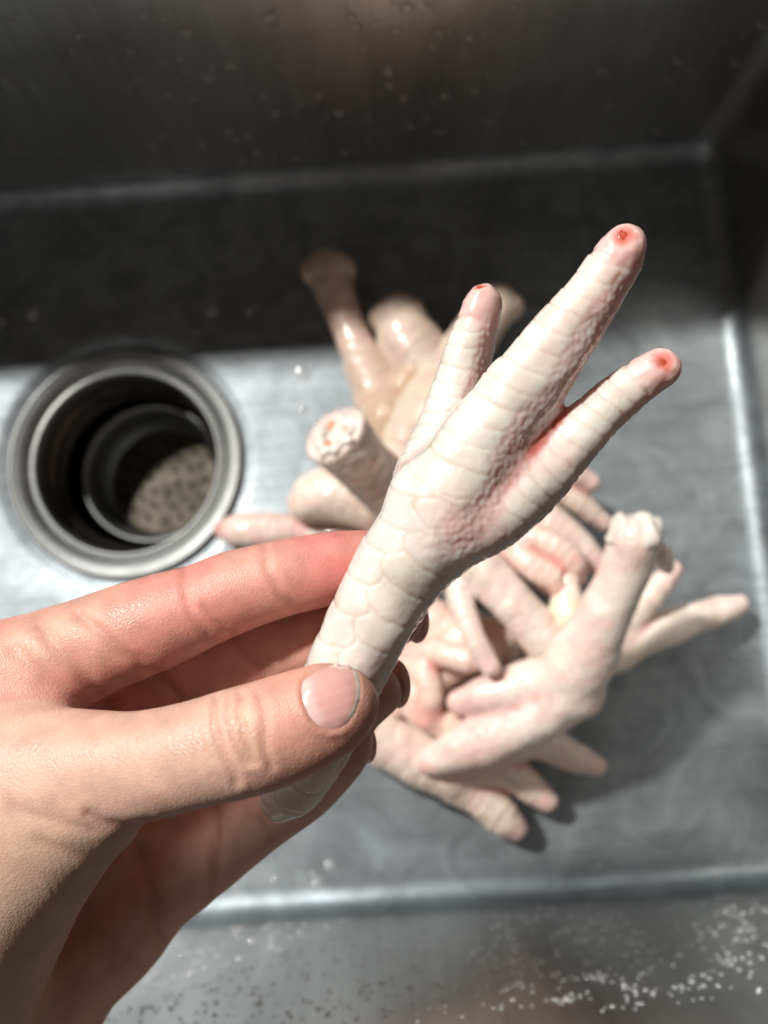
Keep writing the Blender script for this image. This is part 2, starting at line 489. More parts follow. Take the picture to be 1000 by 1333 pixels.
# ------------------------------------------------------------------ chicken feet
CREAM = np.array([.85, .79, .745]); PINK = np.array([.84, .55, .50]); RED = np.array([.66, .12, .09]); YEL = np.array([.82, .68, .40])

def foot_skin(chains, vox, detail=True, cream=CREAM, pink=PINK, cuts=(), seed=1, amp=1.0, tipk=1.0, craters=()):
    fld = Field(chains, vox)
    W = None
    for (pt, nv) in cuts: fld.cut(pt, nv)
    V, Q = fld.mesh(5 if detail else 3)
    Nn = normals(V, Q)
    V = V + Nn * ((vnoise(V, 7.5, seed + 70) - .5) * .9 + (vnoise(V, 3.6, seed + 71) - .5) * .35)[:, None]
    Nn = normals(V, Q)
    q = [c.query(V) for c in chains]
    Dm = np.stack([a[0] for a in q])
    near = Dm.argmin(0)
    gr = {}
    for i, c in enumerate(chains):
        if c.kind != 'shank' and c.grp != '-': gr.setdefault(c.grp or i, []).append(i)
    Dt = np.sort(np.stack([Dm[ix].min(0) for ix in gr.values()]), 0)
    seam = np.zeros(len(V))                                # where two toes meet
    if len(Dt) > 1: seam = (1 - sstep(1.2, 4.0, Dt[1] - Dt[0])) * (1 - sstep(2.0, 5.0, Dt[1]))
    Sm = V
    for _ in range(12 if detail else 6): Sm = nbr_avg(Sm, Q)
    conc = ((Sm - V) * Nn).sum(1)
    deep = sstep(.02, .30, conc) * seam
    F1, F2 = worley(V, 1.22 if detail else 2.4, seed)
    pap = np.clip(1 - (F1 / .62) ** 2, 0, 1)
    h = np.zeros(len(V)); sc = np.zeros(len(V)); groove = np.zeros(len(V)); tip = np.zeros(len(V)); cellv = np.zeros(len(V)); tipg = np.zeros(len(V))
    for ci, c in enumerate(chains):
        mk = near == ci
        if not mk.any(): continue
        S, PH, R = q[ci][1][mk], q[ci][2][mk], q[ci][3][mk]
        S = S + 2.0 * (vnoise(V[mk], 8, seed + 80) - .5) + .7 * (vnoise(V[mk], 3, seed + 81) - .5)
        PH = PH + .5 * (vnoise(V[mk], 6, seed + 82) - .5)
        if c.kind == 'shank':
            per = 6.2
            row = PH > .1 + .12 * np.sin(S * 2 * np.pi / per)
            S2 = S + np.where(row, .5 * per, 0) + 1.1 * np.cos((PH - np.where(row, .75, -.6)) * 1.9) + .5 * vnoise(V[mk], 6, seed)
            g = np.abs((S2 / per) % 1 - .5) * 2
            e1 = (1 - g) * per / 2
            e2 = np.abs(PH - .1 - .12 * np.sin(S * 2 * np.pi / per)) * R
            ed = np.minimum(e1, e2)
            prof = sstep(0, .75, ed) * .8 + .2 * sstep(0, 2.6, ed)
            msk = sstep(-.05, .25, np.cos(PH))
        else:
            per = 3.4 if c.kind == 'toe' else 4.0
            S2 = S - .35 * R * (1 - np.cos(PH)) + .5 * vnoise(V[mk], 5, seed)
            g = np.abs((S2 / per) % 1 - .5) * 2
            ed = (1 - g) * per / 2
            prof = sstep(0, .55, ed) * .75 + .25 * ((S2 / per) % 1)
            msk = sstep(c.edge - .16, c.edge + .12, np.cos(PH) + .25 * (vnoise(V[mk], 3.4, seed + 5) - .5))
            L_ = c.s[-1]
            if c.kind == 'web': L_ += 30
            tp = sstep(L_ - 6.5, L_ - 2.5, S); tip[mk] = tp
            msk = msk * (1 - tp)
            tipg[mk] = np.exp(-((S - (L_ - 4.4)) / .55) ** 2) * sstep(-.2, .4, np.cos(PH))
        msk = msk * (1 - seam[mk])
        if c.kind == 'shank': cid = np.floor(S2 / per) * 2 + row + ci * 1000
        else: cid = np.floor(S2 / per) + ci * 1000
        hv = hash3(np.stack([cid, cid * 3 + 1, cid * 7 + 2], 1), seed + 90)
        prof = prof * (.65 + .7 * hv[:, 0]); cellv[mk] = hv[:, 1] * msk
        hp = (.15 if c.kind == 'web' else .20) * pap[mk]
        h[mk] = amp * (msk * (.21 if c.kind == 'shank' else .24) * prof + (1 - msk) * hp * (1 - .9 * tip[mk]))
        sc[mk] = msk; groove[mk] = msk * (1 - sstep(0, .6, ed))
    h = h - .28 * tipg
    h = h + (vnoise(V, 1.5, seed + 95) - .5) * (.07 + .16 * tip) + (vnoise(V, .8, seed + 96) - .5) * .05
    V = V + Nn * (h - .2)[:, None]
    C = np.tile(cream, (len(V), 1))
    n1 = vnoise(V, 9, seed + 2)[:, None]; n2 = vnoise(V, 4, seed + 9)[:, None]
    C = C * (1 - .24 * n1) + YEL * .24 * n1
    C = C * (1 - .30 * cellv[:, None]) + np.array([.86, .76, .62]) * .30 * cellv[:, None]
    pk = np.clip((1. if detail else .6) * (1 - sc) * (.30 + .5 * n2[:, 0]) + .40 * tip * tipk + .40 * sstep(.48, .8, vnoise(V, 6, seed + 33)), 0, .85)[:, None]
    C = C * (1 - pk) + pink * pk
    C = C * (1 - .22 * groove[:, None]) + np.array([.66, .44, .28]) * .22 * groove[:, None]
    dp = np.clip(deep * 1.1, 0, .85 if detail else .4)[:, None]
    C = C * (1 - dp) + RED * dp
    for (pt, rad, depth) in craters:
        pt = V[np.linalg.norm(V - pt, axis=1).argmin()].copy()
        dd = np.linalg.norm(V - pt, axis=1) * (.72 + .56 * vnoise(V, 1.3, int(rad * 100) + 7))
        V = V - Nn * (depth * np.exp(-(dd / rad) ** 2) - .22 * depth * np.exp(-((dd - 1.6 * rad) / (.45 * rad)) ** 2))[:, None]
        f_ = (.45 * np.exp(-(dd / (3.0 * rad)) ** 2))[:, None]
        C = C * (1 - f_) + np.array([.82, .45, .42]) * f_
        f_ = (.95 * np.exp(-(dd / (1.1 * rad)) ** 4))[:, None]
        C = C * (1 - f_) + np.array([.74, .16, .10]) * f_
    return V, Q, C

def blob(center, radii, rot, seed=0, amp=.12, n=18):
    """lumpy ellipsoid; rot's columns are its axes"""
    u = np.linspace(0, np.pi, n); v = np.linspace(0, 2 * np.pi, 2 * n, endpoint=False)
    V = [(math.sin(a) * math.cos(b_), math.sin(a) * math.sin(b_), math.cos(a)) for a in u for b_ in v]
    V = np.array(V); k = 2 * n
    r = 1 + amp * 2 * (vnoise(V * 1.7 + seed * 3.1 + 7, .7, seed + 4) - .5)
    V = V * r[:, None]
    F = [(i * k + j, (i + 1) * k + j, (i + 1) * k + (j + 1) % k, i * k + (j + 1) % k) for i in range(n - 1) for j in range(k)]
    return center + (V * np.asarray(radii)) @ np.asarray(rot).T, np.array(F)

def frame_z(z):
    z = np.asarray(z, float); z = z / np.linalg.norm(z)
    a = np.array([1.0, 0, 0]) if abs(z[0]) < .8 else np.array([0, 1.0, 0])
    x = np.cross(a, z); x /= np.linalg.norm(x)
    return np.column_stack([x, np.cross(z, x), z])

# --- the held foot, its top turned to the lens
TOCAM = -(RW @ np.array([0, 0, 1.0])); RIGHT = RW @ np.array([1.0, 0, 0]); UPI = RW @ np.array([0, -1.0, 0])
def HC(rows, **kw):
    pts = [P(a, b_, d) for a, b_, d, r in rows]; rad = [r * d / FPX for a, b_, d, r in rows]
    return Chain(pts, rad, **kw)
held_chains = [
    HC([(366, 1042, 168.5, 28), (384, 1014, 168, 44), (404, 975, 166, 51), (430, 920, 164, 52), (468, 835, 162, 55), (510, 760, 160, 59), (550, 700, 158, 66), (572, 662, 157, 65)],
       dorsal=TOCAM * .9 - RIGHT * .35 + UPI * .2, kind='shank', k=3.0),
    HC([(575, 655, 157, 63), (600, 608, 155, 55), (627, 563, 154.5, 48), (669, 507, 154, 42), (721, 440, 153, 36), (769, 379, 152, 32), (803, 332, 151, 30), (815, 317, 151, 26)],
       dorsal=TOCAM * .80 - RIGHT * .50 + UPI * .38, kind='mid', k=3.0, edge=.42, grp='M'),
    HC([(588, 690, 157.5, 54), (645, 667, 157, 46), (700, 622, 157, 41), (750, 570, 157, 36), (800, 523, 158, 32), (842, 489, 157, 29), (858, 480, 157, 26)],
       dorsal=TOCAM * .9 - RIGHT * .3 + UPI * .4, kind='toe', k=2.6, edge=.3),
    HC([(556, 625, 164, 44), (572, 570, 167, 36), (594, 500, 168, 30), (613, 440, 167, 27), (625, 402, 166, 26), (630, 391, 166, 24)],
       dorsal=TOCAM * .65 - RIGHT * .75, kind='toe', k=2.4, edge=.42, grp='L'),
    HC([(606, 626, 156.5, 48), (650, 572, 155.4, 41), (689, 525, 154.8, 36), (738, 457, 153.6, 30), (784, 392, 152.4, 24), (811, 344, 151.6, 20)], dorsal=-TOCAM, kind='web', k=4.0, grp='M'),
    HC([(585, 570, 169, 32), (606, 500, 170, 26), (624, 440, 169, 23), (633, 402, 168, 20)], dorsal=-TOCAM, kind='web', k=2.4, grp='L'),
    HC([(600, 668, 158.5, 44), (632, 640, 158.5, 34), (652, 619, 159, 20)], dorsal=-TOCAM, kind='web', k=4.5, grp='-')]
CR = [(P(812, 305, 147.5), 1.8, .7), (P(864, 471, 153.6), 1.8, .7), (P(624, 370, 164.5), 1.2, .6)]
V, Q, C = foot_skin(held_chains, .42, True, craters=CR, seed=11)
held = tag(empty('chicken_foot', P(400, 1000, 167)), 'wet pale raw chicken foot held up between thumb and fingers, its three toes spread', 'chicken foot', 'raw chicken feet')
mesh_obj('skin', V, Q, M['foot'], held, C)
bvh = BVHTree.FromPolygons([tuple(v) for v in V], [tuple(int(i) for i in f) for f in Q])
for (pt, rad, dep) in CR:
    loc, nor, _, _ = bvh.find_nearest(Vector(pt))
    nz = np.array(nor)
    Vb, Fb = blob(np.array(loc) - nz * .30, (rad * .75, rad * .6, .45), frame_z(nz), seed=int(pt[0]) % 7, amp=.25, n=10)
    mesh_obj('claw_stump', Vb, Fb, M['raw'], held)

# ------------------------------------------------------------------ hand
def hand():
    mk = lambda rows, k, **kw: HC(rows, k=k, kind='f', dorsal=TOCAM, **kw)
    ch = {
     'palm': mk([(-200, 1500, 190, 115), (-130, 1300, 188, 115), (-60, 1130, 187, 112), (10, 1040, 189, 102)], 8),
     'wrist': mk([(-170, 1640, 184, 130), (-90, 1460, 184, 120), (-20, 1340, 190, 105), (60, 1300, 196, 80)], 10),
     'index': mk([(-90, 985, 178, 108), (-18, 908, 173, 90), (60, 868, 172, 74), (120, 842, 172, 66), (165, 824, 172, 64), (215, 806, 172, 61), (262, 788, 172, 55), (302, 772, 172, 54), (350, 757, 172, 51), (393, 747, 173, 49), (460, 735, 175, 45), (515, 728, 177, 34)], 5),
     'middle': mk([(-60, 1010, 188, 100), (60, 960, 187, 80), (150, 922, 187, 68), (250, 878, 187, 62), (330, 852, 187, 58), (420, 828, 185, 52), (490, 812, 180, 42), (518, 806, 178, 33)], 3),
     'ring': mk([(-20, 1180, 197, 95), (100, 1130, 200, 70), (200, 1078, 202, 60), (300, 1020, 200, 55), (390, 968, 192, 48), (455, 924, 180, 40), (490, 902, 177, 33)], 3),
     'little': mk([(-20, 1330, 193, 100), (80, 1272, 196, 72), (150, 1222, 197, 60), (200, 1170, 197, 52), (240, 1138, 196, 50), (280, 1106, 194, 49), (340, 1065, 190, 43), (400, 1024, 186, 40), (445, 985, 179, 32), (459, 972, 178, 26)], 3),
     'thumb': mk([(-110, 1090, 166, 125), (-20, 1034, 160, 112), (90, 1012, 153, 88), (170, 1000, 148, 73), (240, 985, 145, 69), (300, 970, 143.5, 71), (345, 957, 143, 71), (395, 938, 143, 67), (428, 924, 143.5, 60), (447, 916, 144, 46)], 7,
                 flat=(TOCAM, .86)),
     'thenar': mk([(-190, 1500, 182, 150), (-110, 1290, 172, 152), (-14, 1142, 162, 125), (60, 1085, 157, 92), (105, 1058, 154, 72)], 8),
    }
    order = ['palm', 'wrist', 'index', 'middle', 'ring', 'little', 'thenar', 'thumb']
    chains = [ch[k] for k in order]
    fld = Field(chains, .62)
    V, Q = fld.mesh(5)
    Nn = normals(V, Q)
    pix = PIX(V)
    view = (CAMP - V); view /= np.linalg.norm(view, axis=1)[:, None]
    facing = sstep(-.1, .3, (Nn * view).sum(1))
    depth = ((V - CAMP) @ RW)[:, 2]
    fr = lambda a, b_: sstep(a, a + 2, depth) * (1 - sstep(b_ - 2, b_, depth))
    T2 = lambda L: [(240 + x / 3.125, 820 + y / 3.125) for x, y in L]
    T3 = lambda L: [(180 + x / 2.632, 660 + y / 2.632) for x, y in L]
    T4 = lambda L: [(x / 2.5, 900 + y / 2.5) for x, y in L]
    T1 = lambda L: [(x / 3.333, 660 + y / 3.333) for x, y in L]
    th, fi, lo = fr(120, 158), fr(156, 186), fr(160, 212)
    cre = [  # polyline, width px, depth mm, layer
     (T2([(135, 285), (118, 380), (150, 490), (195, 575), (210, 620)]), 4.5, .42, th),
     (T2([(185, 275), (178, 350), (200, 440), (235, 510), (255, 545)]), 3.5, .34, th),
     (T2([(232, 270), (222, 340), (238, 440), (268, 510), (285, 540)]), 4.5, .46, th),
     (T2([(300, 265), (325, 330), (330, 400), (330, 480), (350, 560)]), 4.5, .32, th),
     (T2([(60, 320), (70, 420), (100, 520)]), 6, .10, th), (T2([(20, 330), (20, 440), (50, 560)]), 6, .08, th),
     (T3([(158, 215), (165, 310), (188, 390), (235, 440)]), 5, .30, fi), (T3([(225, 340), (265, 390), (320, 440)]), 4, .28, fi),
     (T3([(432, 140), (448, 230), (490, 310), (555, 372)]), 5, .34, fi), (T3([(470, 240), (490, 290), (520, 330)]), 4, .12, fi),
     (T1([(345, 470), (400, 515), (480, 590), (570, 655), (650, 712)]), 7, .55, fi),
     (T1([(180, 520), (230, 590), (330, 690), (420, 800), (490, 890)]), 9, .5, fi),
     (T1([(60, 620), (150, 690), (260, 780), (360, 850), (430, 890)]), 9, .4, fi),
     (T1([(690, 730), (740, 790), (800, 860)]), 7, .6, lo),
     (T3([(328, 450), (370, 520), (440, 585)]), 5, .35, lo), (T3([(600, 370), (605, 420)]), 5, .3, lo),
     (T4([(290, 400), (350, 433), (410, 442), (485, 432)]), 6, .4, th), (T4([(130, 490), (220, 522), (320, 545), (420, 535)]), 9, .25, fr(120, 175)),
     (T4([(40, 380), (130, 410), (230, 440), (300, 450)]), 8, .22, fr(120, 175)),
     (T4([(455, 515), (490, 640), (515, 740), (532, 800)]), 8, .9, lo), (T4([(700, 380), (706, 500), (695, 660)]), 7, .8, lo),
     (T4([(850, 420), (890, 490), (900, 540)]), 6, .4, lo), (T4([(360, 660), (372, 760), (385, 840)]), 4, .2, lo), (T4([(300, 700), (290, 800), (270, 900)]), 4, .15, lo),
    ]
    wob = np.stack([vnoise(V, 2.5, 21) - .5, vnoise(V, 2.5, 22) - .5], 1) * 9
    h = np.zeros(len(V)); cr = np.zeros(len(V))
    for poly, wd, dp, lay in cre:
        d = seg_dist(pix + wob * .5, poly)
        near = d < wd * 5
        e = np.zeros(len(V)); e[near] = np.exp(-(d[near] / wd) ** 2) - .28 * np.exp(-((d[near] - 2.6 * wd) / (1.4 * wd)) ** 2)
        h -= e * dp * lay * facing; cr = np.maximum(cr, np.exp(-(d / wd) ** 2) * lay * facing * min(1, dp * 1.6))
    # fine skin folds: across the thumb's back, and overall softness
    ax = np.array([.96, -.28])
    s_ = pix @ ax
    h += th * facing * .05 * np.sin(s_ * .55 + 5 * vnoise(V, 5, 31)) * sstep(.35, .7, vnoise(V, 4, 33)) * (pix[:, 0] < 330)
    # finger-print ridges on the pad of the index finger
    u = pix - np.array([430, 760]); rr = u[:, 0] * .25 + u[:, 1] * 1.0 + 8e-3 * u[:, 0] ** 2
    h += fi * facing * .018 * np.sin(rr * 1.15) * sstep(300, 350, pix[:, 0])
    h += .16 * (vnoise(V, 7, 41) - .5) + .03 * (vnoise(V, 2.5, 42) - .5)
    # nail bed on the thumb
    NP = np.array(T2([(478, 200), (470, 235), (473, 275), (486, 320), (510, 365), (548, 398), (592, 412), (632, 406), (668, 385), (700, 340), (718, 290), (724, 240), (718, 190), (705, 145), (688, 112), (640, 118), (590, 135), (535, 160)]))
    cen = NP.mean(0)
    inside = point_in(pix, NP); dn = seg_dist(pix, np.vstack([NP, NP[:1]]))
    sd = np.where(inside, -dn, dn)
    lip = th * facing
    h += lip * (-.42 * (1 - sstep(-7, 1, sd)) + .34 * np.exp(-((sd - 5) / 4.5) ** 2) * (1 - sstep(cen[0] - 5, cen[0] + 40, pix[:, 0])))
    V0 = V.copy(); N0 = Nn
    V = V + Nn * h[:, None]
    # colour of the skin itself: redder pads and folds, paler over the knuckles
    dist = {k: c.query(V) for k, c in zip(order, chains)}
    base = np.array([.71, .445, .345]); C = np.tile(base, (len(V), 1))
    def mixc(col, f):
        nonlocal C
        f = np.clip(f, 0, 1)[:, None]; C = C * (1 - f) + np.array(col) * f
    Dm = np.stack([dist[k][0] for k in order]); nr = Dm.argmin(0)
    isf = lambda k: (nr == order.index(k)).astype(float)
    soft = lambda k, w_=4: 1 - sstep(0, w_, dist[k][0] - Dm.min(0))
    red = (.72, .235, .19); pale = (.74, .53, .36)
    for k, a in (('index', .78), ('middle', .5), ('ring', .36), ('little', .32)):
        S = dist[k][1]; mixc(red, a * soft(k) * sstep(12, 34, S) * (.75 + .5 * (vnoise(V, 8, 51) - .5)))
    S = dist['index'][1]; L = chains[order.index('index')].s[-1]
    mixc((.72, .20, .18), .55 * soft('index') * sstep(L - 26, L - 12, S))
    S = dist['thumb'][1]; L = chains[order.index('thumb')].s[-1]
    mixc((.70, .31, .23), .75 * soft('thumb') * sstep(L - 22, L - 6, S))
    mixc(pale, .35 * np.exp(-(seg_dist(pix, [(112, 800), (30, 850)]) / 38) ** 2) * fi)
    mixc(pale, .4 * np.exp(-(seg_dist(pix, [(318, 915), (325, 975)]) / 16) ** 2) * th)
    mixc((.62, .44, .30), .5 * soft('thenar', 6))
    mixc((.55, .22, .15), .45 * cr)
    mixc((.60, .34, .25), .35 * sstep(.5, .8, vnoise(V, 6, 61)))
    o = mesh_obj('hand', V, Q, M['skin'], None, C)
    tag(o, 'bare left hand, palm up, pinching the raised chicken foot between thumb and fingers', 'hand')
    # nail plate laid into its bed
    bv = BVHTree.FromPolygons([tuple(v) for v in V0], [tuple(int(i) for i in f) for f in Q])
    poly = smooth_poly(NP, 72); rings = 14
    Vn = []; cl = []
    def cast(p):
        d = P(p[0], p[1], 1.0) - CAMP; d /= np.linalg.norm(d)
        loc, nor, _, _ = bv.ray_cast(Vector(CAMP), Vector(d))
        return (np.array(loc), np.array(nor)) if loc is not None else (None, None)
    last = None
    for r in range(rings + 1):
        t = r / rings
        for p in poly:
            pp = cen + (p - cen) * (t * .985 if t > 0 else .0)
            loc, nor = cast(pp)
            if loc is None: loc, nor = last
            last = (loc, nor)
            Vn.append(loc + nor * (.14 * (1 - t ** 6) - .16 * t ** 12))
            dr = (p - cen) / np.linalg.norm(p - cen); free = float(sstep(.1, .5, np.array([dr @ np.array([.95, -.3])]))[0] * sstep(.80, .88, np.array([t]))[0])
            lun = float(sstep(.45, .85, np.array([-(dr @ np.array([.95, -.3]))]))[0] * sstep(.45, .75, np.array([t]))[0]) * .55
            c0 = np.array([.78, .43, .375]) * (1 - lun) + np.array([.86, .66, .60]) * lun
            cl.append(c0 * (1 - free) + np.array([.90, .82, .70]) * free)
    Vn = np.array(Vn); cl = np.array(cl); k = len(poly)
    F = [(i * k + j, i * k + (j + 1) % k, (i + 1) * k + (j + 1) % k, (i + 1) * k + j) for i in range(rings) for j in range(k)]
    F = np.array(F)
    nn = normals(Vn, F)
    if (nn * TOCAM).sum(1).mean() < 0: F = F[:, ::-1]
    s_ = ((PIX(Vn) - cen) @ np.array([.32, .95]))
    nn = normals(Vn, F); Vn = Vn + nn * (.020 * np.sin(s_ * .45 + .6) + .010 * np.sin(s_ * 1.1 + 1))[:, None]
    mesh_obj('thumb_nail', Vn, F, M['nail'], o, cl)
    for (px, py, d, nv, ra, rb) in ((517, 890, 182.5, RIGHT * .75 - UPI * .05 - TOCAM * .66, 5.2, 4.2), (476, 966, 183, RIGHT * .75 - TOCAM * .66, 4.6, 3.6), (541, 806, 183, RIGHT * .75 - TOCAM * .66, 5.2, 4.2)):
        fz_ = frame_z(nv); Vb, Fb = blob(P(px, py, d), (ra, rb, .9), fz_, seed=5, amp=.03, n=12)
        mesh_obj('fingernail', Vb, Fb, M['nail'], o, np.tile(np.array([.80, .60, .52]), (len(Vb), 1)))
    return o

def point_in(pix, poly):
    ins = np.zeros(len(pix), bool)
    for a, b_ in zip(poly, np.roll(poly, -1, 0)):
        c = (a[1] > pix[:, 1]) != (b_[1] > pix[:, 1])
        with np.errstate(divide='ignore', invalid='ignore'):
            x = (b_[0] - a[0]) * (pix[:, 1] - a[1]) / (b_[1] - a[1]) + a[0]
        ins ^= c & (pix[:, 0] < x)
    return ins

def smooth_poly(p, n):
    q = np.vstack([p, p[:1]]); d = np.concatenate([[0], np.cumsum(np.linalg.norm(np.diff(q, axis=0), axis=1))])
    t = np.linspace(0, d[-1], n, endpoint=False)
    o = np.column_stack([np.interp(t, d, q[:, i]) for i in (0, 1)])
    for _ in range(2): o = (np.roll(o, 1, 0) + 2 * o + np.roll(o, -1, 0)) / 4
    return o

hand()

# ------------------------------------------------------------------ the pile of feet
def FC(rows, **kw):
    pts = []; rad = []
    for px, py, h, r in rows:
        p = FL(px, py, h); pts.append(p); rad.append(r * (H - h) / FPX)
    return Chain(pts, rad, **kw)

UPV = np.array([0, 0, 1.0])
def pile_foot(label, chains, cream=CREAM, pink=PINK, seed=1, cuts=(), yellow=None, vox=.85, amp=1.6):
    cs = [FC(r, kind=kd, dorsal=d, k=3.2) for (kd, d, r) in chains]
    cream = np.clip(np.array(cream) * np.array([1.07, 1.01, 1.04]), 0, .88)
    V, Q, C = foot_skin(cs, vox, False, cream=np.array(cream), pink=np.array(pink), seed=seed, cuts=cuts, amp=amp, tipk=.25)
    if yellow is not None:
        for (px, py, h, r, col) in yellow:
            f = np.exp(-(np.linalg.norm(V - FL(px, py, h), axis=1) / r) ** 2)[:, None]
            C = C * (1 - f) + np.array(col) * f
    b0 = V.mean(0); b0[2] = V[:, 2].min()
    root = tag(empty('chicken_foot', b0), label, 'chicken foot', 'raw chicken feet')
    mesh_obj('skin', V, Q, M['foot_far'], root, C)
    return root, cs

TAN = (.62, .47, .37); PALE = (.80, .73, .65); PEACH = (.82, .66, .55)
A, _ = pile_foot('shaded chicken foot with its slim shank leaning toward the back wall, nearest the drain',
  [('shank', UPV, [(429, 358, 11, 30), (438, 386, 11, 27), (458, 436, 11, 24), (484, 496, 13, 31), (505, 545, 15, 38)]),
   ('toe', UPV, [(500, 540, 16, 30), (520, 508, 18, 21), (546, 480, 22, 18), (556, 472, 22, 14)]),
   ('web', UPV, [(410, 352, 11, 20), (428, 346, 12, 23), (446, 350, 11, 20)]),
   ('toe', UPV, [(505, 545, 22, 32), (490, 590, 18, 24), (470, 640, 14, 18)])], cream=(.60, .46, .37), seed=3,  # darker tan: the shade by the back wall is put into this colour
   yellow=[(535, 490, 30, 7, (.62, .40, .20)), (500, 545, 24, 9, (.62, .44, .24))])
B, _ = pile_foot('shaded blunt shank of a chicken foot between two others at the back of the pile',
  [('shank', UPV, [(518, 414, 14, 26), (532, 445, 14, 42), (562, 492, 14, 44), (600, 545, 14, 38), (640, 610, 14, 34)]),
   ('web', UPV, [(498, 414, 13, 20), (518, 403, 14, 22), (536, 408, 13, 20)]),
   ('toe', UPV, [(640, 600, 14, 30), (680, 650, 14, 20)])], cream=(.62, .50, .42), seed=4)  # skin darkened to tan, shade painted into the foot's own colour
Cc, _ = pile_foot('wet pale chicken foot behind the raised left toe, its skin shining',
  [('shank', UPV, [(645, 402, 16, 30), (622, 432, 17, 33), (590, 482, 20, 38), (555, 545, 26, 46), (528, 595, 26, 36)]),
   ('web', UPV, [(626, 392, 15, 20), (646, 390, 16, 22), (664, 400, 15, 19)]),
   ('toe', UPV, [(560, 550, 34, 36), (570, 600, 30, 26), (575, 650, 24, 22)])], cream=(.70, .62, .50), seed=5,  # cream lowered too, part of the shade at the back is in the colour
   yellow=[(548, 575, 44, 7, (.72, .42, .36))])
D, cs = pile_foot('chicken foot whose cut round shank end shows white cartilage, left of the raised foot',
  [('shank', UPV, [(433, 562, 72, 46), (452, 582, 66, 44), (476, 608, 56, 38), (520, 650, 40, 42), (575, 700, 28, 44)]),
   ('toe', UPV, [(570, 695, 28, 36), (620, 740, 24, 22), (660, 770, 22, 18)])], cream=PALE, seed=6,
   cuts=[(FL(437, 567, 73), (FL(433, 562, 72) - FL(476, 608, 56)) / np.linalg.norm(FL(433, 562, 72) - FL(476, 608, 56)))])
nd = (FL(433, 562, 72) - FL(476, 608, 56)); nd /= np.linalg.norm(nd); fz = frame_z(nd)
ec = FL(437, 567, 73)
for i in range(9):
    a = i / 9 * 2 * np.pi; rr = 6.6 + .8 * math.sin(i * 2.3)
    Vb, Fb = blob(ec + fz @ np.array([rr * math.cos(a), rr * math.sin(a), .3]), (3.0 + .6 * math.sin(i * 5), 2.6, 1.8), fz, seed=i + 2, amp=.35, n=10)
    mesh_obj('cartilage', Vb, Fb, M['cartilage'], D)
for i, (x, y, s_) in enumerate(((0, 0, 4.2), (-3.4, 2.2, 3), (3.0, 3.2, 2.8))):
    Vb, Fb = blob(ec + fz @ np.array([x, y, .2]), (s_, s_ * .8, 1.6), fz, seed=i + 20, amp=.3, n=10); mesh_obj('cartilage', Vb, Fb, M['cartilage'], D)
for i, (x, y, s_) in enumerate(((-4.6, -1.2, 2.2), (3.8, -2.8, 2.0), (1.0, 5.6, 1.4))):
    Vb, Fb = blob(ec + fz @ np.array([x, y, 1.1]), (s_, s_ * .75, 1.1), fz, seed=i + 30, amp=.3, n=10); mesh_obj('marrow', Vb, Fb, M['marrow'], D)
E1, _ = pile_foot('rounded scaly stub of a chicken foot below the cut shank end',
  [('shank', UPV, [(398, 656, 22, 25), (415, 646, 24, 34), (445, 644, 25, 39), (500, 660, 24, 38), (560, 690, 20, 36)]),
   ('toe', UPV, [(550, 690, 20, 30), (600, 730, 18, 22)])], cream=(.80, .67, .57), seed=7)
F1_, _ = pile_foot('pinkish chicken foot whose toe tip touches the drain rim, behind the index finger',
  [('toe', UPV, [(292, 690, 9, 12), (312, 690, 11, 22), (345, 692, 11, 25), (400, 692, 10, 20)]),
   ('shank', UPV, [(400, 692, 10, 20), (450, 700, 12, 26), (510, 730, 14, 34)])], cream=(.78, .62, .57), pink=(.80, .42, .38), seed=8,
   yellow=[(290, 688, 10, 5, (.68, .26, .20)), (440, 700, 14, 9, (.75, .68, .60))])
G, _ = pile_foot('chicken foot with three toes pointing right from under the raised foot',
  [('shank', UPV, [(560, 560, 24, 34), (610, 590, 26, 34), (650, 610, 28, 34)]),
   ('toe', UPV, [(650, 605, 30, 28), (700, 596, 30, 20), (742, 612, 30, 17), (768, 628, 28, 13)]),
   ('toe', UPV, [(650, 615, 28, 28), (705, 620, 26, 20), (750, 652, 24, 17), (786, 680, 20, 13)]),
   ('toe', UPV, [(640, 625, 34, 30), (680, 662, 38, 29), (725, 690, 40, 26), (765, 722, 40, 20), (776, 734, 40, 14)])], cream=(.80, .66, .58), seed=9)
K, _ = pile_foot('scaly chicken foot lying crosswise in the middle of the pile',
  [('shank', UPV, [(585, 690, 48, 34), (620, 732, 52, 30), (665, 782, 54, 28), (705, 828, 52, 30)]),
   ('toe', UPV, [(600, 720, 46, 24), (598, 775, 52, 17), (618, 830, 56, 16), (638, 868, 56, 14)]),
   ('toe', UPV, [(640, 690, 44, 26), (672, 718, 46, 20), (706, 746, 46, 20), (716, 760, 46, 16)])], cream=(.80, .70, .62), seed=10)
L_, _ = pile_foot('peach coloured chicken foot half buried under the others at the middle of the pile',
  [('shank', UPV, [(540, 800, 22, 32), (590, 825, 24, 32), (640, 840, 26, 36)]),
   ('toe', UPV, [(640, 840, 26, 30), (590, 868, 34, 24), (545, 900, 36, 22), (520, 918, 34, 16)]),
   ('toe', UPV, [(640, 845, 24, 30), (600, 900, 24, 26), (560, 930, 22, 20)])], cream=PEACH, pink=(.82, .46, .36), seed=12)
I_, _ = pile_foot('chicken foot with one long toe pointing at the right wall of the sink',
  [('shank', UPV, [(690, 830, 16, 36), (740, 850, 18, 38), (790, 845, 20, 34)]),
   ('toe', UPV, [(790, 842, 20, 32), (845, 824, 20, 27), (900, 806, 18, 21), (945, 792, 14, 17), (962, 786, 13, 13)]),
   ('toe', UPV, [(785, 835, 22, 28), (825, 798, 26, 20), (856, 765, 32, 16), (876, 742, 34, 13)])], cream=(.82, .74, .64), seed=13)
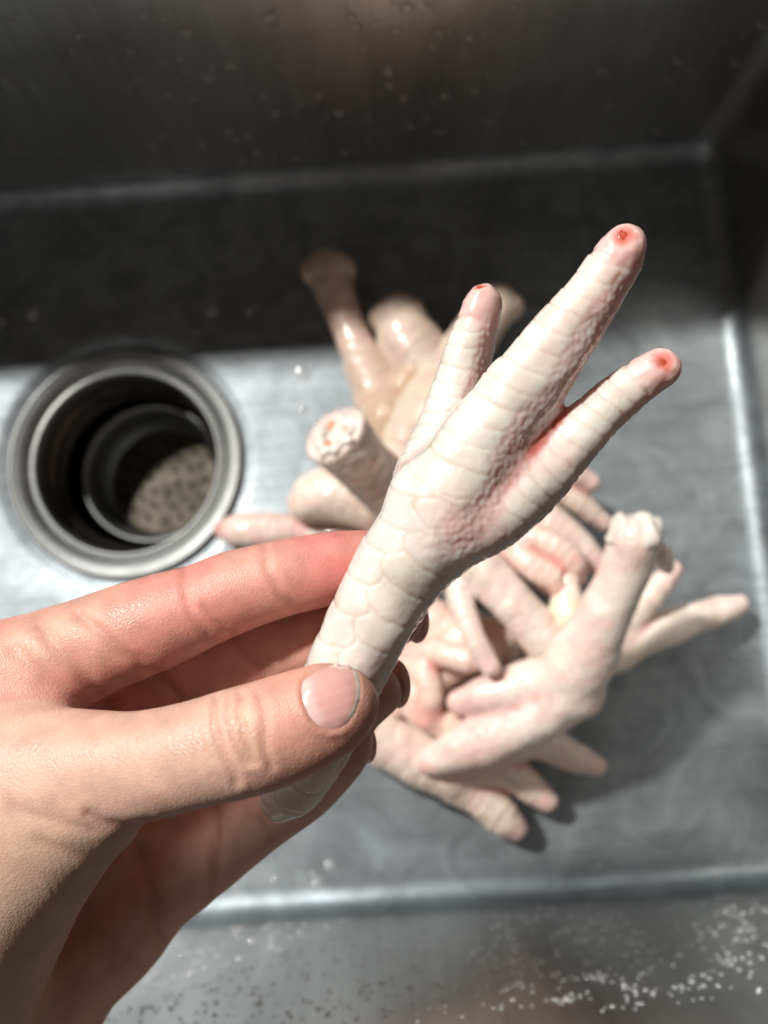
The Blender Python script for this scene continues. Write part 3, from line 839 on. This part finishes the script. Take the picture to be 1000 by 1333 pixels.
Hf, hcs = pile_foot('white chicken foot with raised shank and pink toes curling left',
  [('shank', UPV, [(826, 704, 84, 36), (818, 730, 80, 34), (800, 772, 74, 33), (778, 818, 66, 37), (752, 862, 56, 46), (738, 890, 50, 46)]),
   ('toe', UPV, [(735, 880, 50, 40), (680, 893, 48, 32), (630, 905, 46, 25), (598, 914, 44, 17)]),
   ('toe', UPV, [(745, 895, 48, 42), (690, 932, 46, 37), (630, 962, 42, 33), (575, 986, 38, 23), (558, 994, 36, 16)]),
   ('toe', UPV, [(760, 858, 56, 34), (742, 812, 50, 28), (738, 772, 50, 19), (740, 752, 50, 15)])], cream=(.80, .74, .67), pink=(.84, .47, .42), seed=14, amp=.55,
   yellow=[(735, 800, 54, 9, (.85, .74, .52)), (620, 960, 46, 13, (.82, .56, .50)), (630, 905, 48, 10, (.80, .55, .50))])
N_, _ = pile_foot('pink chicken toes lying beside the fingertips, in front of the cross-lying foot',
  [('shank', UPV, [(470, 800, 20, 30), (500, 840, 22, 30), (530, 870, 24, 30)]),
   ('toe', UPV, [(520, 850, 26, 26), (548, 870, 40, 19), (560, 905, 44, 17), (556, 935, 42, 14)]),
   ('toe', UPV, [(530, 860, 24, 24), (570, 850, 44, 18), (610, 858, 50, 17), (632, 850, 50, 13)]),
   ('toe', UPV, [(525, 875, 24, 24), (540, 920, 36, 20), (585, 945, 38, 19), (610, 952, 36, 14)])], cream=(.85, .62, .52), pink=(.84, .42, .36), seed=21)
O_, _ = pile_foot('chicken foot with pink knuckled toes just right of the raised foot, over the middle',
  [('shank', UPV, [(600, 640, 34, 30), (640, 680, 40, 28), (672, 710, 44, 28)]),
   ('toe', UPV, [(665, 705, 46, 24), (690, 735, 52, 18), (718, 752, 52, 17), (728, 770, 50, 13)]),
   ('toe', UPV, [(660, 700, 46, 24), (708, 704, 52, 18), (745, 730, 52, 17), (752, 752, 48, 13)])], cream=(.84, .64, .56), pink=(.84, .40, .36), seed=22)
J, _ = pile_foot('lowest chicken foot of the pile with three plump toes pointing toward the front wall',
  [('shank', UPV, [(455, 930, 26, 40), (510, 962, 24, 40), (560, 985, 22, 40), (595, 990, 22, 38)]),
   ('toe', UPV, [(560, 990, 22, 36), (612, 1028, 18, 26), (650, 1060, 15, 23), (670, 1078, 13, 16)]),
   ('toe', UPV, [(600, 985, 22, 34), (660, 1003, 18, 23), (692, 1026, 14, 20), (712, 1042, 13, 14)]),
   ('toe', UPV, [(620, 975, 24, 32), (695, 965, 20, 23), (745, 984, 16, 20), (776, 997, 13, 14)])], cream=(.84, .69, .60), seed=15)
# cartilage knob at the top of the upright shank
kz = FL(826, 704, 84) - FL(800, 772, 74); kz /= np.linalg.norm(kz); fz = frame_z(kz)
for i, (px, py, h, r) in enumerate(((812, 694, 86, 6.2), (840, 696, 87, 7.0), (862, 722, 78, 4.2), (868, 736, 70, 3.0))):
    Vb, Fb = blob(FL(px, py, h), (r, r * .8, r), fz, seed=i + 40, amp=.3, n=12); mesh_obj('cartilage', Vb, Fb, M['cartilage'], Hf)

# ------------------------------------------------------------------ water on the steel
def dome(n=10, m_=4):
    V = [(0, 0, 1)]
    for i in range(1, m_ + 1):
        a = i / m_ * math.pi / 2
        V += [(math.sin(a) * math.cos(2 * math.pi * j / n), math.sin(a) * math.sin(2 * math.pi * j / n), math.cos(a)) for j in range(n)]
    F = [(0, 1 + j, 1 + (j + 1) % n, 1 + (j + 1) % n) for j in range(n)]
    for i in range(m_ - 1):
        F += [(1 + i * n + j, 1 + (i + 1) * n + j, 1 + (i + 1) * n + (j + 1) % n, 1 + i * n + (j + 1) % n) for j in range(n)]
    return np.array(V, float), F
DV, DF = dome()
def drops(name, label, items, cat='water', mat=None):
    Vs = []; Fs = []; k = 0
    for (c, nrm, r, hh, st) in items:
        R_ = frame_z(nrm)
        a = rng.uniform(0, 6.28); ca, sa = math.cos(a), math.sin(a)
        v = DV.copy(); v[:, 0] *= r * st; v[:, 1] *= r; v[:, 2] *= hh
        v = np.column_stack([v[:, 0] * ca - v[:, 1] * sa, v[:, 0] * sa + v[:, 1] * ca, v[:, 2]])
        Vs.append(v @ R_.T + c)
        Fs += [tuple(dict.fromkeys(i + k for i in f)) for f in DF]; k += len(DV)
    o = mesh_obj(name, np.concatenate(Vs), Fs, M['water'])
    o.data.materials[0] = mat or M['water']
    return tag(o, label, cat, kind='stuff')
it = []
nrm = np.array([0, 1.0, 0])
while len(it) < 1500:
    x = rng.uniform(-150, 150); z = 14 + 90 * rng.random() ** .8
    r = .45 + .55 * rng.random() ** 2
    it.append((np.array([x, YF, z]), nrm, r, r * .8, 1.0))
    while rng.random() < .4 and len(it) < 1500:
        r = .4 + .45 * rng.random(); it.append((np.array([x + rng.normal(0, 2.2), YF, z + rng.normal(0, 1.6)]), nrm, r, r * .8, 1.0))
drops('water_droplets', 'tiny water droplets beaded over the front wall of the sink', it)
it = []
nrm = np.array([0, -1.0, 0])
for i in range(380):
    r = .8 + 1.8 * rng.random() ** 2.2
    it.append((np.array([rng.uniform(-170, 165), YB, 14 + 120 * rng.random()]), nrm, r, r * .45, 1 + .2 * rng.random()))
drops('water_droplets', 'scattered water drops clinging to the dark back wall of the sink', it, mat=M['clear_water'])
it = []
for i in range(90):
    if i < 60: px, py = rng.uniform(-40, 420), rng.uniform(395, 860)
    else: px, py = rng.uniform(230, 1000), rng.normal(1150, 14)
    p = FL(px, py, 0)
    if np.linalg.norm(p[:2] - DC[:2]) < DR + 9 or p[1] < YF + RF: continue
    r = .8 + 2.4 * rng.random() ** 2.2
    it.append((p, UPV, r, .25 + r * .22, 1 + .5 * rng.random()))
drops('water_droplets', 'flat water drops lying on the sink floor round the drain', it)
